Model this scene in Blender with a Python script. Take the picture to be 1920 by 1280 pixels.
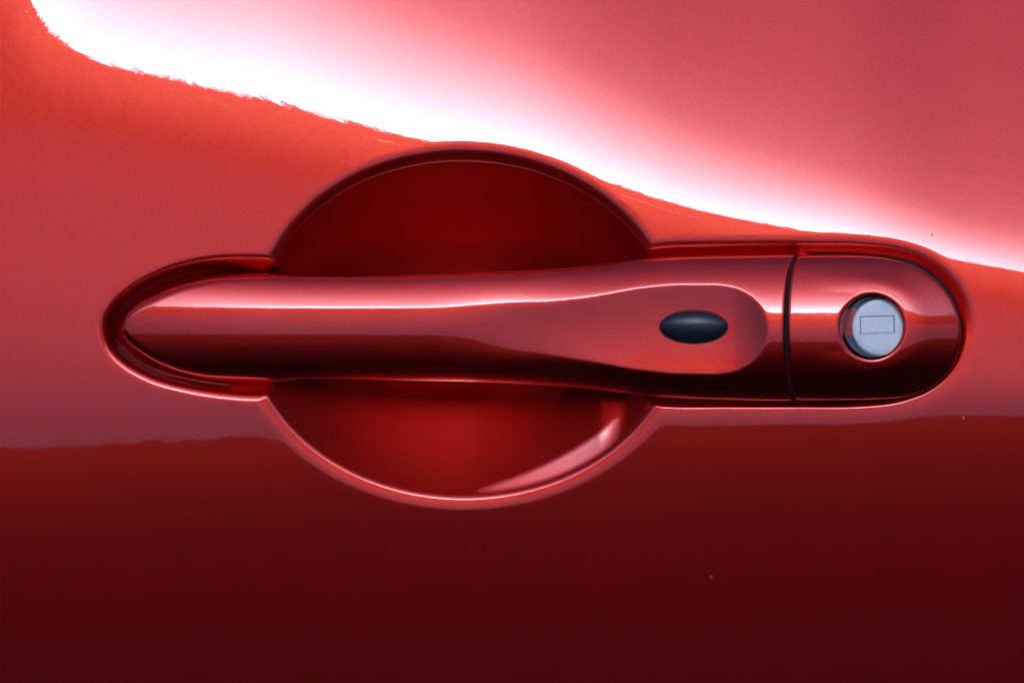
import bpy, math, random
import numpy as np

for o in list(bpy.data.objects):
    bpy.data.objects.remove(o)
S = bpy.context.scene
COL = S.collection

# ------------------------------------------------------------------ units
K = 0.00015            # one "unit" on the door is 0.15 mm
ZC = 0.90              # height of the picture's middle above the ground
DIST = 1.5             # camera distance in metres
DU = DIST / K          # the same in units


def W(u, v, w):
    """door coordinates (right, down, towards the viewer) to metres"""
    return ((u - 960.0) * K, -w * K, ZC + (640.0 - v) * K)


# ------------------------------------------------------------------ camera
cam = bpy.data.cameras.new("camera")
camo = bpy.data.objects.new("camera", cam)
COL.objects.link(camo)
camo.location = (0, -DIST, ZC)
camo.rotation_euler = (math.radians(90), 0, 0)
cam.sensor_width = 36.0
cam.lens = 36.0 * DIST / (1920 * K)
cam.clip_start = 0.05
cam.clip_end = 2000.0
S.camera = camo

# ------------------------------------------------------------------ sky, sun, exposure
SUN_EL, SUN_AZ = 8.5, -2.0          # azimuth measured from -Y towards -X
world = bpy.data.worlds.new("World")
S.world = world
world.use_nodes = True
wn = world.node_tree
bg = wn.nodes["Background"]
sky = wn.nodes.new("ShaderNodeTexSky")
sky.sky_type = 'NISHITA'
sky.sun_disc = False
sky.sun_elevation = math.radians(SUN_EL)
sky.sun_rotation = math.radians(180.0 + SUN_AZ)
sky.altitude = 0
sky.air_density = 0.4
sky.dust_density = 6.0
sky.ozone_density = 4.0
wn.links.new(sky.outputs[0], bg.inputs[0])
bg.inputs[1].default_value = 0.12

sun = bpy.data.lights.new("sun", 'SUN')
sun.energy = 2.5
sun.angle = math.radians(0.5)
sun.color = (1.0, 0.97, 0.95)
suno = bpy.data.objects.new("sun", sun)
COL.objects.link(suno)
suno.rotation_euler = (math.radians(90 - SUN_EL), 0, math.radians(-SUN_AZ))
suno.location = (0, -4, 4)

S.view_settings.view_transform = 'Standard'
S.view_settings.look = 'None'
S.view_settings.exposure = 1.6
S.view_settings.gamma = 1.0


# ------------------------------------------------------------------ helpers
def link(name, verts, faces, mat, parent=None, smooth=True, kind=None, label=None, cat=None):
    me = bpy.data.meshes.new(name)
    if isinstance(faces, np.ndarray):
        nv, nf, k = len(verts), len(faces), faces.shape[1]
        me.vertices.add(nv)
        me.vertices.foreach_set("co", np.asarray(verts, dtype=np.float32).ravel())
        me.loops.add(nf * k)
        me.loops.foreach_set("vertex_index", faces.astype(np.int32).ravel())
        me.polygons.add(nf)
        me.polygons.foreach_set("loop_start", np.arange(0, nf * k, k, dtype=np.int32))
        me.polygons.foreach_set("loop_total", np.full(nf, k, dtype=np.int32))
        me.update(calc_edges=True)
    else:
        me.from_pydata([tuple(map(float, p)) for p in verts], [], faces)
    me.polygons.foreach_set("use_smooth", [smooth] * len(me.polygons))
    me.validate()
    me.update()
    o = bpy.data.objects.new(name, me)
    COL.objects.link(o)
    if mat:
        me.materials.append(mat)
    if parent:
        o.parent = parent
    if kind:
        o["kind"] = kind
    if label:
        o["label"] = label
    if cat:
        o["category"] = cat
    return o


def grid_faces(nr, nc, wrap=False):
    """quads for an nr x nc vertex grid, wrapping columns if asked"""
    r = np.arange(nr - 1)[:, None]
    c = np.arange(nc if wrap else nc - 1)[None, :]
    c2 = (c + 1) % nc
    a = r * nc + c
    b = r * nc + c2
    d = (r + 1) * nc + c
    e = (r + 1) * nc + c2
    return np.stack([a, b, e, d], -1).reshape(-1, 4)


def pchip(x, y, xi):
    """monotone cubic interpolation with linear extrapolation"""
    x = np.asarray(x, float); y = np.asarray(y, float); xi = np.asarray(xi, float)
    h = np.diff(x); d = np.diff(y) / h
    m = np.zeros_like(y)
    m[0], m[-1] = d[0], d[-1]
    for i in range(1, len(x) - 1):
        if d[i - 1] * d[i] > 0:
            w1, w2 = 2 * h[i] + h[i - 1], h[i] + 2 * h[i - 1]
            m[i] = (w1 + w2) / (w1 / d[i - 1] + w2 / d[i])
    i = np.clip(np.searchsorted(x, xi) - 1, 0, len(x) - 2)
    t = (xi - x[i]) / h[i]
    tt = np.clip(t, 0, 1)
    r = ((1 + 2 * tt) * (1 - tt) ** 2 * y[i] + tt * (1 - tt) ** 2 * h[i] * m[i]
         + tt * tt * (3 - 2 * tt) * y[i + 1] + tt * tt * (tt - 1) * h[i] * m[i + 1])
    r = r + np.where(t < 0, t * h[i] * m[0], 0) + np.where(t > 1, (t - 1) * h[i] * m[-1], 0)
    return r


def nspline(x, y, xi):
    """natural cubic spline"""
    x = np.asarray(x, float); y = np.asarray(y, float); xi = np.asarray(xi, float)
    n = len(x); h = np.diff(x)
    A = np.zeros((n, n)); b = np.zeros(n)
    A[0, 0] = A[-1, -1] = 1
    for i in range(1, n - 1):
        A[i, i - 1], A[i, i], A[i, i + 1] = h[i - 1], 2 * (h[i - 1] + h[i]), h[i]
        b[i] = 6 * ((y[i + 1] - y[i]) / h[i] - (y[i] - y[i - 1]) / h[i - 1])
    M = np.linalg.solve(A, b)
    i = np.clip(np.searchsorted(x, xi) - 1, 0, n - 2)
    xi = np.clip(xi, x[0], x[-1])
    t0, t1 = x[i + 1] - xi, xi - x[i]
    return (M[i] * t0 ** 3 + M[i + 1] * t1 ** 3) / (6 * h[i]) + (y[i] / h[i] - M[i] * h[i] / 6) * t0 \
        + (y[i + 1] / h[i] - M[i + 1] * h[i] / 6) * t1


def closed_curve(pts, per=12):
    """centripetal-like closed Catmull-Rom through the points"""
    P = np.asarray(pts, float); n = len(P); out = []
    for i in range(n):
        p0, p1, p2, p3 = P[i - 1], P[i], P[(i + 1) % n], P[(i + 2) % n]
        d0 = max(np.linalg.norm(p1 - p0) ** .5, 1e-6); d1 = max(np.linalg.norm(p2 - p1) ** .5, 1e-6)
        d2 = max(np.linalg.norm(p3 - p2) ** .5, 1e-6)
        m1 = (p1 - p0) / d0 - (p2 - p0) / (d0 + d1) + (p2 - p1) / d1
        m2 = (p2 - p1) / d1 - (p3 - p1) / (d1 + d2) + (p3 - p2) / d2
        m1 *= d1; m2 *= d1
        for t in np.linspace(0, 1, per, endpoint=False):
            out.append((2 * t**3 - 3 * t**2 + 1) * p1 + (t**3 - 2 * t**2 + t) * m1
                       + (-2 * t**3 + 3 * t**2) * p2 + (t**3 - t**2) * m2)
    return np.array(out)


def sdf(poly, U, V, clampd=160.0):
    """signed distance, positive inside; exact near the outline"""
    u, v = U.ravel(), V.ravel()
    res = np.full(u.shape, -clampd)
    lo, hi = poly.min(0) - clampd, poly.max(0) + clampd
    sel = np.where((u > lo[0]) & (u < hi[0]) & (v > lo[1]) & (v < hi[1]))[0]
    us, vs = u[sel], v[sel]
    d2 = np.full(us.shape, 1e12); inside = np.zeros(us.shape, bool)
    n = len(poly)
    for i in range(n):
        a, b = poly[i], poly[(i + 1) % n]
        ab = b - a; L = ab @ ab
        t = np.clip(((us - a[0]) * ab[0] + (vs - a[1]) * ab[1]) / L, 0, 1)
        d2 = np.minimum(d2, (us - a[0] - t * ab[0]) ** 2 + (vs - a[1] - t * ab[1]) ** 2)
        if a[1] != b[1]:
            c = (a[1] > vs) != (b[1] > vs)
            inside ^= c & (us < (b[0] - a[0]) * (vs - a[1]) / (b[1] - a[1]) + a[0])
    d = np.sqrt(d2)
    res[sel] = np.where(inside, np.minimum(d, clampd * 4), -np.minimum(d, clampd))
    return res.reshape(U.shape)


def sramp(s, r):
    """ramp that starts at zero, bent smoothly over [-r, r]"""
    t = np.clip((s + r) / (2 * r), 0, 1)
    return np.where(s > r, s, 2 * r * (t ** 3 - 0.5 * t ** 4))


def smin(a, b, k):
    return 0.5 * (a + b - np.sqrt((a - b) ** 2 + k * k))


def smooth01(x):
    x = np.clip(x, 0, 1)
    return x * x * (3 - 2 * x)


def pmax(a, b, k):
    h = np.clip(1 - np.abs(a - b) / k, 0, 1)
    lo = np.minimum(a, b)
    return np.maximum(a, b) + h * h * k / 4 * lo / (lo + k)


# ------------------------------------------------------------------ materials
def new_mat(name):
    m = bpy.data.materials.new(name)
    m.use_nodes = True
    return m, m.node_tree, m.node_tree.nodes["Principled BSDF"]


def paint_mat():
    m, nt, p = new_mat("red_metallic_paint")
    N = nt.nodes
    tc = N.new("ShaderNodeTexCoord")
    # flakes: tiny cells that each tilt a little
    vo = N.new("ShaderNodeTexVoronoi"); vo.inputs["Scale"].default_value = 5500
    nt.links.new(tc.outputs["Object"], vo.inputs["Vector"])
    sub = N.new("ShaderNodeVectorMath"); sub.operation = 'SUBTRACT'; sub.inputs[1].default_value = (.5, .5, .5)
    nt.links.new(vo.outputs["Color"], sub.inputs[0])
    sc = N.new("ShaderNodeVectorMath"); sc.operation = 'SCALE'; sc.inputs["Scale"].default_value = 0.085
    nt.links.new(sub.outputs[0], sc.inputs[0])
    ge = N.new("ShaderNodeNewGeometry")
    ad = N.new("ShaderNodeVectorMath"); ad.operation = 'ADD'
    nt.links.new(ge.outputs["Normal"], ad.inputs[0]); nt.links.new(sc.outputs[0], ad.inputs[1])
    nm = N.new("ShaderNodeVectorMath"); nm.operation = 'NORMALIZE'
    nt.links.new(ad.outputs[0], nm.inputs[0])
    # slight orange peel in the lacquer
    nz = N.new("ShaderNodeTexNoise"); nz.inputs["Scale"].default_value = 420; nz.inputs["Detail"].default_value = 2
    nt.links.new(tc.outputs["Object"], nz.inputs["Vector"])
    bp = N.new("ShaderNodeBump"); bp.inputs["Strength"].default_value = 0.02; bp.inputs["Distance"].default_value = 0.0002
    nt.links.new(nz.outputs["Fac"], bp.inputs["Height"])
    # pigment layer (broad, pure red) and flakes lying flat in it (narrower, paler), both under lacquer
    lay = []
    for colr, ro in (((0.70, 0.009, 0.006, 1), 0.57), ((0.90, 0.17, 0.09, 1), 0.37)):
        g = N.new("ShaderNodeBsdfAnisotropic"); g.distribution = 'BECKMANN'
        g.inputs["Color"].default_value = colr
        g.inputs["Roughness"].default_value = ro
        nt.links.new(nm.outputs[0], g.inputs["Normal"])
        lay.append(g)
    mx = N.new("ShaderNodeMixShader"); mx.inputs[0].default_value = 0.18
    nt.links.new(lay[0].outputs[0], mx.inputs[1]); nt.links.new(lay[1].outputs[0], mx.inputs[2])
    lac = N.new("ShaderNodeBsdfAnisotropic"); lac.distribution = 'GGX'
    lac.inputs["Color"].default_value = (1, 1, 1, 1); lac.inputs["Roughness"].default_value = 0.02
    nt.links.new(bp.outputs[0], lac.inputs["Normal"])
    fr = N.new("ShaderNodeFresnel"); fr.inputs["IOR"].default_value = 1.70
    nt.links.new(bp.outputs[0], fr.inputs["Normal"])
    top = N.new("ShaderNodeMixShader")
    nt.links.new(fr.outputs[0], top.inputs[0]); nt.links.new(mx.outputs[0], top.inputs[1]); nt.links.new(lac.outputs[0], top.inputs[2])
    nt.links.new(top.outputs[0], N["Material Output"].inputs["Surface"])
    N.remove(p)
    return m


def simple_mat(name, col, rough, metal=0.0, noise=None, bump=None, coat=0.0):
    m, nt, p = new_mat(name)
    N = nt.nodes
    p.inputs["Base Color"].default_value = (*col, 1)
    p.inputs["Roughness"].default_value = rough
    p.inputs["Metallic"].default_value = metal
    p.inputs["Coat Weight"].default_value = coat
    tc = N.new("ShaderNodeTexCoord")
    if noise:
        sc_, amt = noise
        nz = N.new("ShaderNodeTexNoise"); nz.inputs["Scale"].default_value = sc_; nz.inputs["Detail"].default_value = 5
        nt.links.new(tc.outputs["Object"], nz.inputs["Vector"])
        mx = N.new("ShaderNodeMix"); mx.data_type = 'RGBA'
        mx.inputs["A"].default_value = (*[c * (1 - amt) for c in col], 1)
        mx.inputs["B"].default_value = (*[min(1, c * (1 + amt)) for c in col], 1)
        nt.links.new(nz.outputs["Fac"], mx.inputs["Factor"])
        nt.links.new(mx.outputs["Result"], p.inputs["Base Color"])
    if bump:
        sc_, st, ds = bump
        nb = N.new("ShaderNodeTexNoise"); nb.inputs["Scale"].default_value = sc_; nb.inputs["Detail"].default_value = 3
        nt.links.new(tc.outputs["Object"], nb.inputs["Vector"])
        bp = N.new("ShaderNodeBump"); bp.inputs["Strength"].default_value = st; bp.inputs["Distance"].default_value = ds
        nt.links.new(nb.outputs["Fac"], bp.inputs["Height"])
        nt.links.new(bp.outputs[0], p.inputs["Normal"])
    return m


PAINT = paint_mat()
RUBBER = simple_mat("black_rubber", (0.010, 0.012, 0.016), 0.33, noise=(900, .5), bump=(2500, .25, .00006))
DARK = simple_mat("gap_shade_black", (0.004, 0.004, 0.005), 0.9)  # black that puts shade into the narrow gaps
METAL = simple_mat("pale_lock_metal", (0.52, 0.545, 0.565), 0.45, metal=0.3, noise=(700, .12), bump=(1800, .12, .00004))
DARK_BACK = simple_mat("cup_darkening_back", (0.05, 0.012, 0.012), 0.5)
WELL = simple_mat("dark_lock_well", (0.10, 0.11, 0.14), 0.35, metal=0.7)
CONC = simple_mat("pale_concrete", (0.66, 0.65, 0.66), 0.58, noise=(3, .2), bump=(60, .3, .004))
ASPH = simple_mat("dark_asphalt", (0.013, 0.013, 0.014), 0.95, noise=(40, .35), bump=(150, .5, .006))
ASPH.node_tree.nodes["Principled BSDF"].inputs["Specular IOR Level"].default_value = 0.12
LEAF = simple_mat("leaves", (0.035, 0.055, 0.022), 0.7, noise=(2, .4))
DUST = simple_mat("dust", (0.20, 0.12, 0.12), 0.8)

# ------------------------------------------------------------------ setting: ground, road, trees
E_W, E_P, E_D = 11.0, -2.0, -28.0       # elevations of tree tops, tree feet and road edge seen from the handle
ROAD_Y = -ZC / math.tan(math.radians(-E_D))
TREE_Y = -ZC / math.tan(math.radians(-E_P))
G = 400.0
link("ground", [(-G, -G, 0), (G, -G, 0), (G, G, 0), (-G, G, 0)], [(0, 1, 2, 3)], CONC, smooth=False,
     kind="structure", label="pale concrete ground stretching away in front of the car", cat="ground")
rnd = random.Random(3)
rv = [(-60, 3.5, .004), (60, 3.5, .004)]
xs = np.concatenate([np.linspace(60, 4, 30), np.linspace(3.99, -4, 3000), np.linspace(-4.1, -60, 30)])
rv += [(float(x), ROAD_Y + rnd.gauss(0, .024), .004) for x in xs]
link("road", rv, [tuple(range(len(rv)))], ASPH, smooth=False, kind="structure",
     label="dark asphalt strip that the car stands on", cat="road")


def treeline():
    rng = np.random.default_rng(5)
    H = ZC + abs(TREE_Y) * math.tan(math.radians(E_W))
    vs, fs = [], []
    # the dense inside: a lumpy bank
    nx, nz = 161, 9
    X = np.linspace(-45, 45, nx)
    ridge = H - 0.40 + 0.10 * np.sin(X * .9) + 0.08 * np.sin(X * 2.3 + 1) + 0.05 * rng.standard_normal(nx)
    for j in range(nz):
        t = j / (nz - 1)
        for i in range(nx):
            vs.append((X[i], TREE_Y - 2.2 * t * t + .25 * rng.standard_normal() * (j > 0), ridge[i] * math.sin(t * math.pi / 2) ** .8))
    for j in range(nz):
        pass
    for j in range(nz - 1):
        for i in range(nx - 1):
            a = j * nx + i
            fs.append((a, a + 1, a + nx + 1, a + nx))
    base = len(vs)
    for i in range(nx):
        vs.append((X[i], TREE_Y - 5, 0))
    for i in range(nx - 1):
        a = (nz - 1) * nx + i
        fs.append((a, a + 1, base + i + 1, base + i))
    # leaves all over it, thickest at the top
    n = 52000
    px = np.concatenate([rng.uniform(-14, 14, n // 2), rng.uniform(-45, 45, n - n // 2)])
    top = np.interp(px, X, ridge)
    hh = top + 0.62 - np.abs(rng.standard_normal(n)) * 0.4 - (rng.random(n) < .35) * rng.random(n) * (top - .3)
    hh += 0.12 * np.sin(px * 9.0 + 2 * np.sin(px * 2.1)) + 0.10 * np.sin(px * 23 + 1.5 * np.sin(px * 5))
    py = TREE_Y - 1.2 + rng.uniform(-1.2, .8, n)
    for i in range(n):
        c = np.array((px[i], py[i], max(.1, hh[i])))
        a = rng.standard_normal(3); a /= np.linalg.norm(a)
        b = np.cross(a, rng.standard_normal(3)); b /= np.linalg.norm(b)
        L = rng.uniform(.07, .17)
        k = len(vs)
        vs += [tuple(c - a * L), tuple(c + b * L * .5), tuple(c + a * L), tuple(c - b * L * .5)]
        fs.append((k, k + 1, k + 2, k + 3))
    # upright shoots along the top
    m_ = 16000
    tx = rng.uniform(-11, 11, m_)
    for x in tx:
        h0 = float(np.interp(x, X, ridge)) + 0.35 + 0.12 * math.sin(x * 9 + 2 * math.sin(x * 2.1)) + 0.09 * math.sin(x * 23)
        h1 = h0 + .15 + rng.exponential(.11)
        y = TREE_Y - .6 + rng.uniform(-.5, .5); wd = rng.uniform(.012, .035); dx = rng.normal(0, .04)
        k = len(vs)
        vs += [(x - wd, y, h0 - .4), (x + wd, y + .02, h0 - .4), (x + dx + wd * .6, y, h1), (x + dx - wd * .6, y, h1 - .03)]
        fs.append((k, k + 1, k + 2, k + 3))
    link("trees", vs, fs, LEAF, smooth=False, kind="stuff", label="far row of dark leafy trees opposite the car", cat="trees")


treeline()

# ------------------------------------------------------------------ the door's body shape
NU = [-2600, -400, 0, 50, 80, 150, 300, 480, 640, 760, 1000, 1200, 1300, 1400, 1600, 1800, 1920, 2400, 4500]
YW = [-700, -420, -150, -10, 50, 100, 150, 190, 235, 263, 308, 368, 397, 418, 448, 490, 512, 590, 700]
PU = [-2600, 0, 200, 400, 600, 900, 1230, 1500, 1800, 1920, 2400, 4500]
YP = [150, 215, 245, 290, 332, 400, 470, 515, 555, 572, 640, 730]


def body_table(us, vs):
    """B[u, v]: how far the bare door skin stands towards the viewer"""
    yw = pchip(NU, YW, us); yp = pchip(PU, YP, us)
    yd = pchip([-2600, 0, 400, 1000, 1920, 4500], [930, 862, 835, 812, 785, 800], us)
    a = pchip([-2600, 0, 500, 900, 1300, 1600, 1850, 4500], [260, 230, 215, 160, 110, 75, 50, 45], us)
    b = pchip([-2600, 0, 500, 900, 1300, 1600, 1850, 4500], [480, 420, 370, 275, 190, 135, 95, 85], us)
    c = pchip([-2600, 0, 500, 900, 1300, 1600, 1850, 4500], [900, 850, 760, 560, 420, 360, 300, 280], us)
    out = np.zeros((len(us), len(vs)))
    vf = np.arange(-3600, 5001, 4.0)
    i0 = int(np.argmin(np.abs(vf - 616)))
    vang = np.degrees(np.arctan((640 - np.clip(vf, -400, 1700)) / DU))
    ker = np.exp(-0.5 * (np.arange(-6, 7) / 2.5) ** 2); ker /= ker.sum()
    for i, u in enumerate(us):
        ny = [yw[i] - c[i] - 3000, yw[i] - c[i] - 600, yw[i] - c[i], yw[i] - b[i], yw[i] - a[i], yw[i], yp[i], yp[i] + 0.58 * (yd[i] - yp[i]), yd[i], yd[i] + 200, yd[i] + 600, 5200]
        ne = [58, 52, 45, 35, 24, E_W, E_P, -9.5, E_D, E_D - 11, E_D - 17, E_D - 28]
        e = pchip(ny, ne, vf)
        e = np.convolve(np.pad(e, 6, mode='edge'), ker, mode='valid')
        sl = np.tan(np.radians((e - vang) / 2))
        cum = np.concatenate([[0], np.cumsum((sl[1:] + sl[:-1]) * 2.0)])
        out[i] = np.interp(vs, vf, cum - cum[i0])
    bow = -((us - 960) ** 2) / (2 * 26000.0)
    return out + bow[:, None]


def axis(lo, f0, f1, hi, frame0, frame1, fine):
    a = [np.arange(f0, f1 + .1, fine)]
    a.append(np.arange(f0 - 6, frame0 - 20, -6)); a.append(np.arange(f1 + 6, frame1 + 20, 6))
    a.append(np.linspace(frame0 - 30, lo, 30)); a.append(np.linspace(frame1 + 30, hi, 30))
    return np.unique(np.round(np.concatenate(a), 2))


GU = axis(-1500, 130, 1880, 3400, 0, 1920, 2.0)
GV = axis(-1200, 240, 1000, 3400, 0, 1280, 2.0)

GROOVE = closed_curve([(500, 489), (440, 488), (375, 494), (310, 512), (252, 542), (212, 577), (196, 612), (204, 648), (232, 679),
                       (285, 708), (350, 726), (420, 737), (490, 741), (700, 730), (900, 730), (1100, 750), (1245, 766),
                       (1360, 767), (1500, 767), (1610, 766), (1690, 757), (1752, 732), (1794, 690), (1813, 640), (1812, 594), (1790, 540),
                       (1745, 497), (1690, 476), (1620, 467), (1500, 465), (1360, 466), (1240, 470), (1100, 490), (900, 500), (700, 500)], 10)
CUP_C = (870.0, 612.0)


def recess(U, V):
    s = sdf(GROOVE, U, V)
    right = 1 / (1 + np.exp(-(U - 1000) / 80))
    r = 17 + 11 * right
    D = 40 - 12 * right
    g0 = 1.7 * sramp(s + 2, r)
    g = D * np.tanh((g0 / D) ** 1.3) ** (1 / 1.3)
    # along the lower right the lip is a wide soft roll that drops off sharply
    lo = right * np.clip((V - 545) / 110, 0, 1)
    lo = lo * lo * (3 - 2 * lo)
    g1 = 0.13 * sramp(s + 14, 22) + 40 * (1 - np.exp(-2.4 * sramp(s - 4, 3.5) / 40))
    g = g + (g1 - g) * lo
    du, dv = (U - CUP_C[0]) / np.where(V < CUP_C[1], 392, 410), (V - CUP_C[1]) / np.where(V < CUP_C[1], 326, 328)
    q = np.sqrt(du * du + dv * dv) + 1e-6
    gq = np.sqrt((du / 400) ** 2 + (dv / 327) ** 2) / q
    sc = np.clip((1 - q) / gq, -160, 330)
    rr = 23.0
    # a round bowl: depth falls off as a spherical cap, with the lip rolled over
    x = sramp(sc, rr)
    ctop = 1.12 * x - 0.0019 * np.minimum(x, 280) ** 2
    xb = 0.27 * sramp(sc + 13, 13) + 0.73 * sramp(sc - 5, 5.5)
    cbot = 330 * (1 - np.exp(-xb * 1.22 / 330))
    # flatter ledge added at the lower right, shaped to catch a sky glint
    k1 = np.clip((U - 880) / 225, 0, 1); k1 = k1 * k1 * (3 - 2 * k1)
    k2 = smooth01((1182 - U) / 60)
    led = (0.40 + 0.205 * k1) * (sramp(xb - 14, 5) - sramp(xb - 17 - 29 * np.sqrt(k1), 6)) * (1 - smooth01((xb - 56) / 300))
    cbot = cbot - led * k2 * smooth01((U - 870) / 60)
    wb = np.clip((V - 520) / 190, 0, 1); wb = wb * wb * (3 - 2 * wb)
    c = ctop + (cbot - ctop) * wb
    return pmax(g, c, 8)


BT = body_table(GU, GV)                       # (nu, nv)
UU, VV = np.meshgrid(GU, GV, indexing='ij')
WW = BT - recess(UU, VV)


def body_at(u, v):
    """bilinear look-up in the bare body shape"""
    i = np.clip(np.searchsorted(GU, u) - 1, 0, len(GU) - 2); j = np.clip(np.searchsorted(GV, v) - 1, 0, len(GV) - 2)
    a = np.clip((u - GU[i]) / (GU[i + 1] - GU[i]), 0, 1); b = np.clip((v - GV[j]) / (GV[j + 1] - GV[j]), 0, 1)
    return (BT[i, j] * (1 - a) * (1 - b) + BT[i + 1, j] * a * (1 - b) + BT[i, j + 1] * (1 - a) * b + BT[i + 1, j + 1] * a * b)


door = bpy.data.objects.new("car_door", None)
COL.objects.link(door)
door.location = (0, 0, ZC - 0.42)
door["label"] = "glossy metallic red car door with a scooped pull handle, black button and key lock"
door["category"] = "car door"


def dpart(name, verts, faces, mat, parent=door, **kw):
    """a part of the door, its mesh given in world metres"""
    o = link(name, verts, faces, mat, **kw)
    o.parent = parent
    o.matrix_parent_inverse = parent.matrix_world.inverted() if parent is not door else \
        __import__("mathutils").Matrix.Translation(-door.location)
    return o


# outer skin as one sheet, with its rim folded back
nu, nv = len(GU), len(GV)
skin = np.stack([(UU - 960) * K, -WW * K, ZC + (640 - VV) * K], -1).reshape(-1, 3)
faces = grid_faces(nu, nv)[:, ::-1]
rim = [i * nv for i in range(nu)] + [(nu - 1) * nv + j for j in range(1, nv)] + \
      [i * nv + nv - 1 for i in range(nu - 2, -1, -1)] + [j for j in range(nv - 2, 0, -1)]
back = skin[rim].copy(); back[:, 1] = back[:, 1].max() + 0.05
m = len(rim); base = len(skin)
ri = np.array(rim); k_ = np.arange(m); k2 = (k_ + 1) % m
rf = np.stack([ri[k_], ri[k2], base + k2, base + k_], -1)
faces = faces[:, ::-1]
dpart("outer_panel", np.concatenate([skin, back]), np.concatenate([faces, rf]), PAINT)

# ------------------------------------------------------------------ pull handle
TU = np.array([228, 229.5, 234, 243, 260, 283, 318, 360, 427, 493, 527, 577, 640, 760, 900, 1050, 1130, 1200, 1260, 1330, 1480, 1560.])
TV = np.array([617, 608, 596, 583, 569, 557, 541, 527, 514, 510, 514, 519, 519, 516, 511, 503, 495, 486, 481, 479, 477.5, 477.])
BU = np.array([228, 229.5, 234, 243, 257, 293, 343, 393, 460, 497, 527, 577, 640, 760, 900, 1050, 1130, 1200, 1260, 1330, 1480, 1560.])
BV = np.array([619, 627, 636, 646, 657, 680, 700, 712, 719, 722, 716, 709, 710, 713, 716, 724, 731, 740, 746, 749, 751.5, 751.])
U0 = 228.0


def top_e(u):
    return pchip(np.sqrt(TU - U0), TV, np.sqrt(np.maximum(u - U0, 0)))


def bot_e(u):
    return pchip(np.sqrt(BU - U0), BV, np.sqrt(np.maximum(u - U0, 0)))


# the section follows a calmer outline than the silhouette, so the crest runs straight past the shoulder
TSU = [228, 577, 640, 760, 900, 1050, 1130, 1200, 1260, 1330, 1480, 1560.]
TSV = [515.5, 515.5, 516, 515, 511, 503, 495, 486, 481, 479, 477.5, 477.]
BSU = [228, 577, 640, 760, 900, 1050, 1130, 1200, 1260, 1330, 1480, 1560.]
BSV = [713, 713, 713, 714, 716.5, 724, 731, 740, 746, 749, 751.5, 751.]


def sect_ref(u):
    q = math.sqrt(max(u - U0, 0))
    t = float(pchip(np.sqrt(np.array(TSU) - U0), TSV, np.array([q]))[0])
    b = float(pchip(np.sqrt(np.array(BSU) - U0), BSV, np.array([q]))[0])
    return (t + b) / 2, (b - t) / 2


def gap_u(v):
    return pchip([470, 480, 500, 530, 565, 612, 660, 700, 730, 750, 760], [1503, 1493, 1482.5, 1476, 1472, 1470.5, 1472, 1476, 1482, 1489, 1493], v)


def handle_front(u, v, n, hw):
    """front surface of grip and end cover at (u, v)"""
    a = np.abs(n)
    q = np.clip((540 - u) / (540 - U0), 0, 1)
    rt = smooth01((u - 940) / 260)
    crown = (0.265 + 0.185 * rt) * a ** 2 + (0.083 - 0.06 * rt) * a ** 6 + 0.06 * a ** 24
    # a soft crease along the upper third, dying out where the thumb dish begins
    ck = 0.17 * (1 - rt) * (1 - 0.75 * q)
    tilt = 0.18 - 0.10 * rt
    return 4 - 26 * q ** 2.4 + 8 * rt + hw * (0.41 - crown - ck * sramp(-(n + 0.375), 0.075)) - tilt * (v - 614)


DLU = [780, 900, 1000, 1100, 1200, 1280, 1335, 1370, 1400, 1422, 1440, 1460]
DLV = [3.5, 4.8, 7.6, 15, 25.5, 29, 29, 26, 18, 8, -3, -18]


def dish(u, v, w_crown):
    """the thumb dish: a shallow hollow that cuts the crown as a teardrop"""
    return w_crown - pchip(DLU, DLV, u) + 0.0008 * (v - 614) ** 2 - (0.18 - 0.07 * smooth01((u - 940) / 300)) * (v - 614)


ns = 181
n_ = np.linspace(-1, 1, ns)
n_ = np.sign(n_) * (1 - (1 - np.abs(n_)) ** 1.35)        # closer towards the edges
st = np.concatenate([U0 + (np.linspace(0.02, 1, 110) ** 2) * 282, np.arange(513, 1380, 3.0), np.arange(1380, 1455, 1.5)])
GAP = 3.3
end_d = np.array([14, 11, 8.5, 6.5, 5, 3.8, 2.8, 2, 1.3, .7, .25, 0])
rows = []


def section(u_arr, t, b):
    v = (b + t) / 2 + n_ * (b - t) / 2
    vc, hw = sect_ref(float(u_arr[0]) if u_arr[0] < 1440 else 1470.0)
    w = handle_front(u_arr, v, (v - vc) / hw, hw)
    uc = float(u_arr[0])
    if uc < 600:
        # the nose keeps the same face and rolls over at its edge
        e = 0.5
        ts = float(top_e(uc + e) - top_e(max(uc - e, U0))) / (uc + e - max(uc - e, U0))
        bs = float(bot_e(uc + e) - bot_e(max(uc - e, U0))) / (uc + e - max(uc - e, U0))
        d = np.minimum((v - t) / math.hypot(1, ts), (b - v) / math.hypot(1, bs))
        R = 17.0 * float(smooth01((590 - uc) / 120))
        x = np.maximum(R - d, 0)
        w = w - (R - np.sqrt(np.maximum(R * R - x * x, 0)))
    wc = handle_front(u_arr, 614.0 + 0 * v, (614.0 - vc) / hw, hw)
    sm = smin(w, dish(u_arr, v, wc), 2.4 + 5 * smooth01((1080 - u_arr) / 200))
    on = smooth01((u_arr - 790) / 200) * np.clip((1452 - u_arr) / 12, 0, 1)
    return v, w + (sm - w) * on


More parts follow.
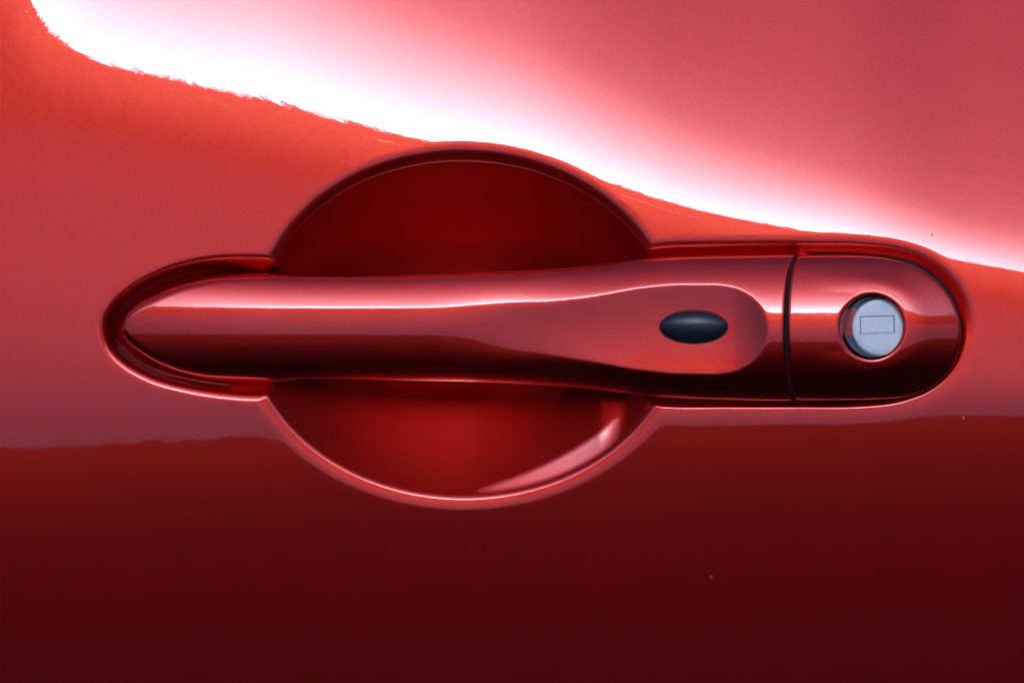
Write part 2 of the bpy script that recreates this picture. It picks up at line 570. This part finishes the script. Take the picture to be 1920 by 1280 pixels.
for u in st:
    t, b = float(top_e(u)), float(bot_e(u))
    ua = np.full(ns, u)
    # the last stations lean into the curve of the gap
    lean = max(0.0, (u - 1380) / 75.0)
    v0 = (t + b) / 2 + n_ * (b - t) / 2
    ua = u + lean ** 2 * 0 + lean * (gap_u(v0) - GAP - end_d[0] - 1455)
    v, w = section(ua, t, b)
    rows.append((ua, v, w))
t, b = float(top_e(1470.0)), float(bot_e(1470.0))
v0 = (t + b) / 2 + n_ * (b - t) / 2
R_ = 6.0
for d in end_d:
    ua = gap_u(v0) - GAP - d
    v, w = section(ua, t, b)
    drop = R_ - math.sqrt(max(R_ * R_ - max(R_ - d, 0) ** 2, 0))
    rows.append((ua, v, w - drop))
# sides and back
full = []
for (ua, v, w) in rows:
    u0_ = ua; hw = (v[-1] - v[0]) / 2; vc = (v[-1] + v[0]) / 2
    depth = -34.0 - 88 * float(smooth01((ua[ns // 2] - 500) / 70)) - 18 * float(smooth01((ua[ns // 2] - 900) / 150))
    sec = [(a, b_, c_) for a, b_, c_ in zip(ua, v, w)]
    bt, tp = sec[-1], sec[0]
    low, up = [], []
    for f, ins in ((.06, 5.0), (.2, 18.0), (.5, 40.0), (.8, 54.0), (1.0, 62.0)):
        k = min(1.0, hw / 30)
        low.append((bt[0], bt[1] - ins * k * .25, bt[2] + (depth - bt[2]) * f))
        up.append((tp[0], tp[1] + ins * k, tp[2] + (depth - tp[2]) * f))
    full.append(sec + low + up[::-1])
NC = len(full[0])
hv = [W(*p) for r in full for p in r]
hf = [tuple(q) for q in grid_faces(len(full), NC, wrap=True)]
hf.append(tuple(range(NC - 1, -1, -1)))
hf.append(tuple((len(full) - 1) * NC + i for i in range(NC)))
dpart("pull_handle", hv, hf, PAINT)
HANDLE = bpy.data.objects["pull_handle"]
# hidden rear half of the grip, coloured dark to deepen the shade in the cup
HANDLE.data.materials.append(DARK_BACK)
for p in HANDLE.data.polygons:
    if len(p.vertices) > 4:
        p.use_smooth = False
    elif ns + 1 <= p.index % NC <= ns + 6:
        p.material_index = 1


def front_w(u, v):
    """height of the finished grip front at one point"""
    t, b = float(top_e(u)), float(bot_e(u)); hw, vc = (b - t) / 2, (b + t) / 2
    w = float(handle_front(u, v, (v - vc) / hw, hw)); wc = float(handle_front(u, 614.0, (614.0 - vc) / hw, hw))
    return float(smin(w, dish(np.array(u), np.array(v), wc), 1.6)) if u < 1440 else w


# black rubber button: a domed oval set in the dish
def button():
    cu, cv, a, b = 1299.5, 613.0, 63.0, 30.5
    vs = []; nr, na = 18, 72
    wref = front_w(cu, cv)
    for i in range(nr):
        t = i / (nr - 1)
        rr = math.sin(t * math.pi / 2) ** .9
        for j in range(na):
            th = 2 * math.pi * j / na
            u = cu + a * rr * math.cos(th); v = cv + b * rr * math.sin(th)
            w = front_w(u, v) - 1.0 + 18 * max(0.0, 1 - rr * rr) ** .62
            vs.append(W(u, v, w))
    for j in range(na):
        th = 2 * math.pi * j / na
        vs.append(W(cu + a * .98 * math.cos(th), cv + b * .97 * math.sin(th), wref - 14))
    fs = [tuple(q) for q in grid_faces(nr + 1, na, wrap=True)]
    dpart("button", vs, fs, RUBBER, parent=HANDLE)
    vs = []  # dark ring in place of the shaded gap round the button
    for g_, dw in ((1.9, -1.5), (1.7, .35), (.5, .5), (-1, -1.5)):
        for j in range(na):
            th = 2 * math.pi * j / na
            u = cu + (a + g_) * math.cos(th); v = cv + (b + g_) * math.sin(th)
            vs.append(W(u, v, front_w(u, v) + dw))
    dpart("button_shade_ring", vs, [tuple(q) for q in grid_faces(4, na, wrap=True)], DARK, parent=HANDLE)


button()

# ------------------------------------------------------------------ fixed end cover with the key hole
LC = (1631.0, 613.0); LR = 61.0
CAP = closed_curve([(1484, 477.7), (1512, 477.9), (1560, 477.5), (1620, 478.5), (1680, 488), (1727, 506), (1762, 534), (1786, 568), (1798, 605), (1799, 640),
                    (1790, 676), (1770, 706), (1738, 730), (1694, 745), (1640, 750), (1560, 751), (1506, 751.5), (1478, 751.6)], 14)[14:-28]
edge_left = np.array([(float(gap_u(v)) + GAP, v) for v in np.linspace(749, 479.5, 60)])
CAPL = np.concatenate([CAP, [(1506.0, 751.5)], edge_left])


def cap_front(u, v):
    hw, vc = 137.0, 614.5
    n = np.clip((v - vc) / hw, -1, 1)
    w = handle_front(u, v, n, hw)
    x = np.clip((u - 1560) / 240, 0, 1.1)
    w = w - 44 * x ** 2.1
    return w


def ray_radius(th):
    d = np.array([math.cos(th), math.sin(th)]); best = None
    P = CAPL - np.array(LC)
    A, Bq = P, np.roll(P, -1, 0)
    e = Bq - A
    den = d[0] * e[:, 1] - d[1] * e[:, 0]
    with np.errstate(divide='ignore', invalid='ignore'):
        t = (A[:, 0] * e[:, 1] - A[:, 1] * e[:, 0]) / den
        s = (A[:, 0] * d[1] - A[:, 1] * d[0]) / den
    ok = (np.abs(den) > 1e-9) & (s >= -1e-6) & (s <= 1 + 1e-6) & (t > 0)
    return float(t[ok].max())


na = 720
ang = np.linspace(0, 2 * math.pi, na, endpoint=False)
rad = np.array([ray_radius(a) for a in ang])
for _ in range(2):
    rad = (np.roll(rad, 1) + 2 * rad + np.roll(rad, -1)) / 4
ca, sa = np.cos(ang), np.sin(ang)
rows = []
wrim = cap_front(LC[0] + LR * ca, LC[1] + LR * sa)
wmean = float(cap_front(np.array(LC[0]), np.array(LC[1])))
# the bored wall, leaning to the right as it goes in
for dep in (62, 40, 20, 10):
    rows.append((LC[0] + 30 * dep / 45 + (LR - 4) * ca, LC[1] + (LR - 4) * sa, wrim - 6 - dep))
inner = [0, .4, 1, 1.8, 2.8, 4, 5.5, 7.2, 9, 11.5, 14.5, 18]
for d in inner:
    x = max(0.0, 10 - d)
    drop = 10 - math.sqrt(max(100 - x * x, 0))
    r = LR - 3 + d
    u, v = LC[0] + r * ca, LC[1] + r * sa
    rows.append((u, v, cap_front(u, v) * 0.75 + 0.25 * np.maximum(cap_front(u, v), wmean - 6) - drop))
edge_d = np.array([14, 11, 8.5, 6.5, 5, 3.8, 2.8, 2, 1.3, .7, .25, 0])
r0 = LR - 3 + 18
for f in np.linspace(0, 1, 46)[1:]:
    r = r0 + (rad - 14 - r0) * f
    u, v = LC[0] + r * ca, LC[1] + r * sa
    blend = math.exp(-(f * 60 / 26) ** 2)
    ww = cap_front(u, v)
    alt = ww * .75 + .25 * np.maximum(ww, wmean - 6)
    rows.append((u, v, ww + (alt - ww) * blend))
for d in edge_d[1:]:
    r = rad - d
    u, v = LC[0] + r * ca, LC[1] + r * sa
    x = max(0.0, 6 - d)
    rows.append((u, v, cap_front(u, v) - (6 - math.sqrt(max(36 - x * x, 0)))))
last = rows[-1]
for dw, ins in ((4, .3), (12, .8), (30, 1.5), (60, 3)):
    r = rad - ins
    rows.append((LC[0] + r * ca, LC[1] + r * sa, np.minimum(last[2] - dw, last[2])))
cv_ = np.concatenate([np.stack([(u - 960) * K, -w * K, ZC + (640 - v) * K], -1) for u, v, w in rows])
dpart("end_cover", cv_, grid_faces(len(rows), na, wrap=True), PAINT)

# black ring standing in for shade in the gap between end cover and door
def gap_shade_ring():
    C = CAP[(CAP[:, 0] > 1512)]
    k0 = int(np.argmin(C[:, 1])) if False else 0
    T = np.gradient(C, axis=0); T /= np.linalg.norm(T, axis=1)[:, None]
    Nn = np.stack([-T[:, 1], T[:, 0]], 1)
    if ((C + Nn - np.array(LC)) ** 2).sum() < ((C - np.array(LC)) ** 2).sum():
        Nn = -Nn
    vs = []
    for (p, nn) in zip(C, Nn):
        g_ = 5.5 * float(smooth01((p[0] - 1610) / 160))
        for k in range(10):
            th = 2 * math.pi * k / 10
            vs.append(W(p[0] + nn[0] * (g_ * .6 + (g_ + 1) * math.cos(th)), p[1] + nn[1] * (g_ * .6 + (g_ + 1) * math.cos(th)), body_at(p[0], p[1]) - 22 + 6 * math.sin(th)))
    dpart("gap_shade_ring", vs, [tuple(q) for q in grid_faces(len(C), 10, wrap=True)], DARK)


gap_shade_ring()


def gap_shade_strip():
    vs = []  # black strip added as the shade between grip and end cover
    vv = np.linspace(482, 746, 60)
    for v in vv:
        u = float(gap_u(v)); w = front_w(u, float(v))
        for du, dw in ((-GAP - 1, -30), (-GAP - 1, -13), (GAP + 1, -13), (GAP + 1, -30)):
            vs.append(W(u + du, v, w + dw))
    dpart("gap_shade_strip", vs, [tuple(q) for q in grid_faces(60, 4, wrap=True)], DARK, smooth=False)


gap_shade_strip()

# lock barrel: a pale round plug deep in the bore, its face showing a key flap
BC = (1649.0, 613.0); BR = 57.0
BW = wmean - 30


def barrel():
    vs = []; n = 96
    prof = [(0.0, 0), (40, 0), (BR - 6, 0), (BR - 5.2, -.2), (BR - 1.0, -7), (BR - .3, -8.5), (BR, -11), (BR, -70)]
    for r, dw in prof:
        for j in range(n):
            th = 2 * math.pi * j / n
            vs.append(W(BC[0] + r * math.cos(th), BC[1] + r * math.sin(th), BW + dw + 0.04 * r * math.cos(th)))
    o = dpart("lock_barrel", vs, [tuple(q) for q in grid_faces(len(prof), n, wrap=True)], METAL)
    return o


BARREL = barrel()


def flap():
    hw_, hh_ = 32.0, 16.5
    c, s = math.cos(math.radians(-2)), math.sin(math.radians(-2))

    def q(x, y, dw):
        u, v = 1642.5 + x * c - y * s, 608.5 + x * s + y * c
        return W(u, v, BW + dw + 0.04 * (u - BC[0]))
    vs, fs = [], []
    loops = [(hw_ + 1.6, hh_ + 1.6, .25), (hw_ + .9, hh_ + .9, .9), (hw_ - .2, hh_ - .2, .9), (hw_ - .6, hh_ - .6, .15),
             (hw_ - 1.2, hh_ - 1.2, .15), (hw_ - 2.2, hh_ - 2.2, .7)]
    for a, b, dw in loops:
        vs += [q(-a, -b, dw), q(a, -b, dw), q(a, b, dw), q(-a, b, dw)]
    for k in range(len(loops) - 1):
        for j in range(4):
            j2 = (j + 1) % 4
            fs.append((k * 4 + j, k * 4 + j2, k * 4 + 4 + j2, k * 4 + 4 + j))
    e = (len(loops) - 1) * 4
    fs.append((e, e + 1, e + 2, e + 3))
    dpart("key_flap", vs, fs, METAL, parent=BARREL, smooth=False)
    # the thin dark joint round the flap
    vs = []
    for a, b in ((hw_ - .2, hh_ - .2), (hw_ - 1.5, hh_ - 1.5)):
        vs += [q(-a, -b, 1.0), q(a, -b, 1.0), q(a, b, .5), q(-a, b, .5)]
    dpart("flap_joint", vs, [(0, 1, 5, 4), (1, 2, 6, 5), (3, 0, 4, 7)], WELL, parent=BARREL, smooth=False)


flap()
# dark sleeve lining the bore
vs = []
n = 96
for dep in (6, 14, 30, 66):
    for j in range(n):
        th = 2 * math.pi * j / n
        vs.append(W(LC[0] + 30 * dep / 45 + (LR - 4.6) * math.cos(th), LC[1] + (LR - 4.6) * math.sin(th), wmean - 6 - dep))
dpart("lock_sleeve", vs, [tuple(q) for q in grid_faces(4, n, wrap=True)], WELL)


# ------------------------------------------------------------------ dust
def dust():
    rng = random.Random(11)
    vs, fs = [], []
    spots = [(1338, 1086, 3), (1809, 783, 3.2), (1749, 440, 2), (1714, 383, 1.5), (885, 414, 1.4), (1297, 560, 1.3)]
    for _ in range(26):
        spots.append((rng.uniform(20, 1900), rng.choice([rng.uniform(10, 230), rng.uniform(980, 1270)]), rng.uniform(.5, 1.0)))
    for (u, v, r) in spots:
        u, v = float(u), float(v)
        if 1240 < u < 1460 and 480 < v < 740:
            w = front_w(u, v)
        else:
            i = int(np.argmin(np.abs(GU - u))); j = int(np.argmin(np.abs(GV - v)))
            w = float(WW[i, j])
        k = len(vs)
        for a in range(6):
            th = a * math.pi / 3 + rng.random() * .5
            vs.append(W(u + r * math.cos(th) * rng.uniform(.7, 1.2), v + r * math.sin(th) * rng.uniform(.7, 1.2), w - .2))
        vs.append(W(u, v, w + r * .7))
        fs += [(k + a, k + (a + 1) % 6, k + 6) for a in range(6)]
    link("dust", vs, fs, DUST, kind="stuff", label="tiny pale dust specks scattered over the red paint", cat="dust")


dust()
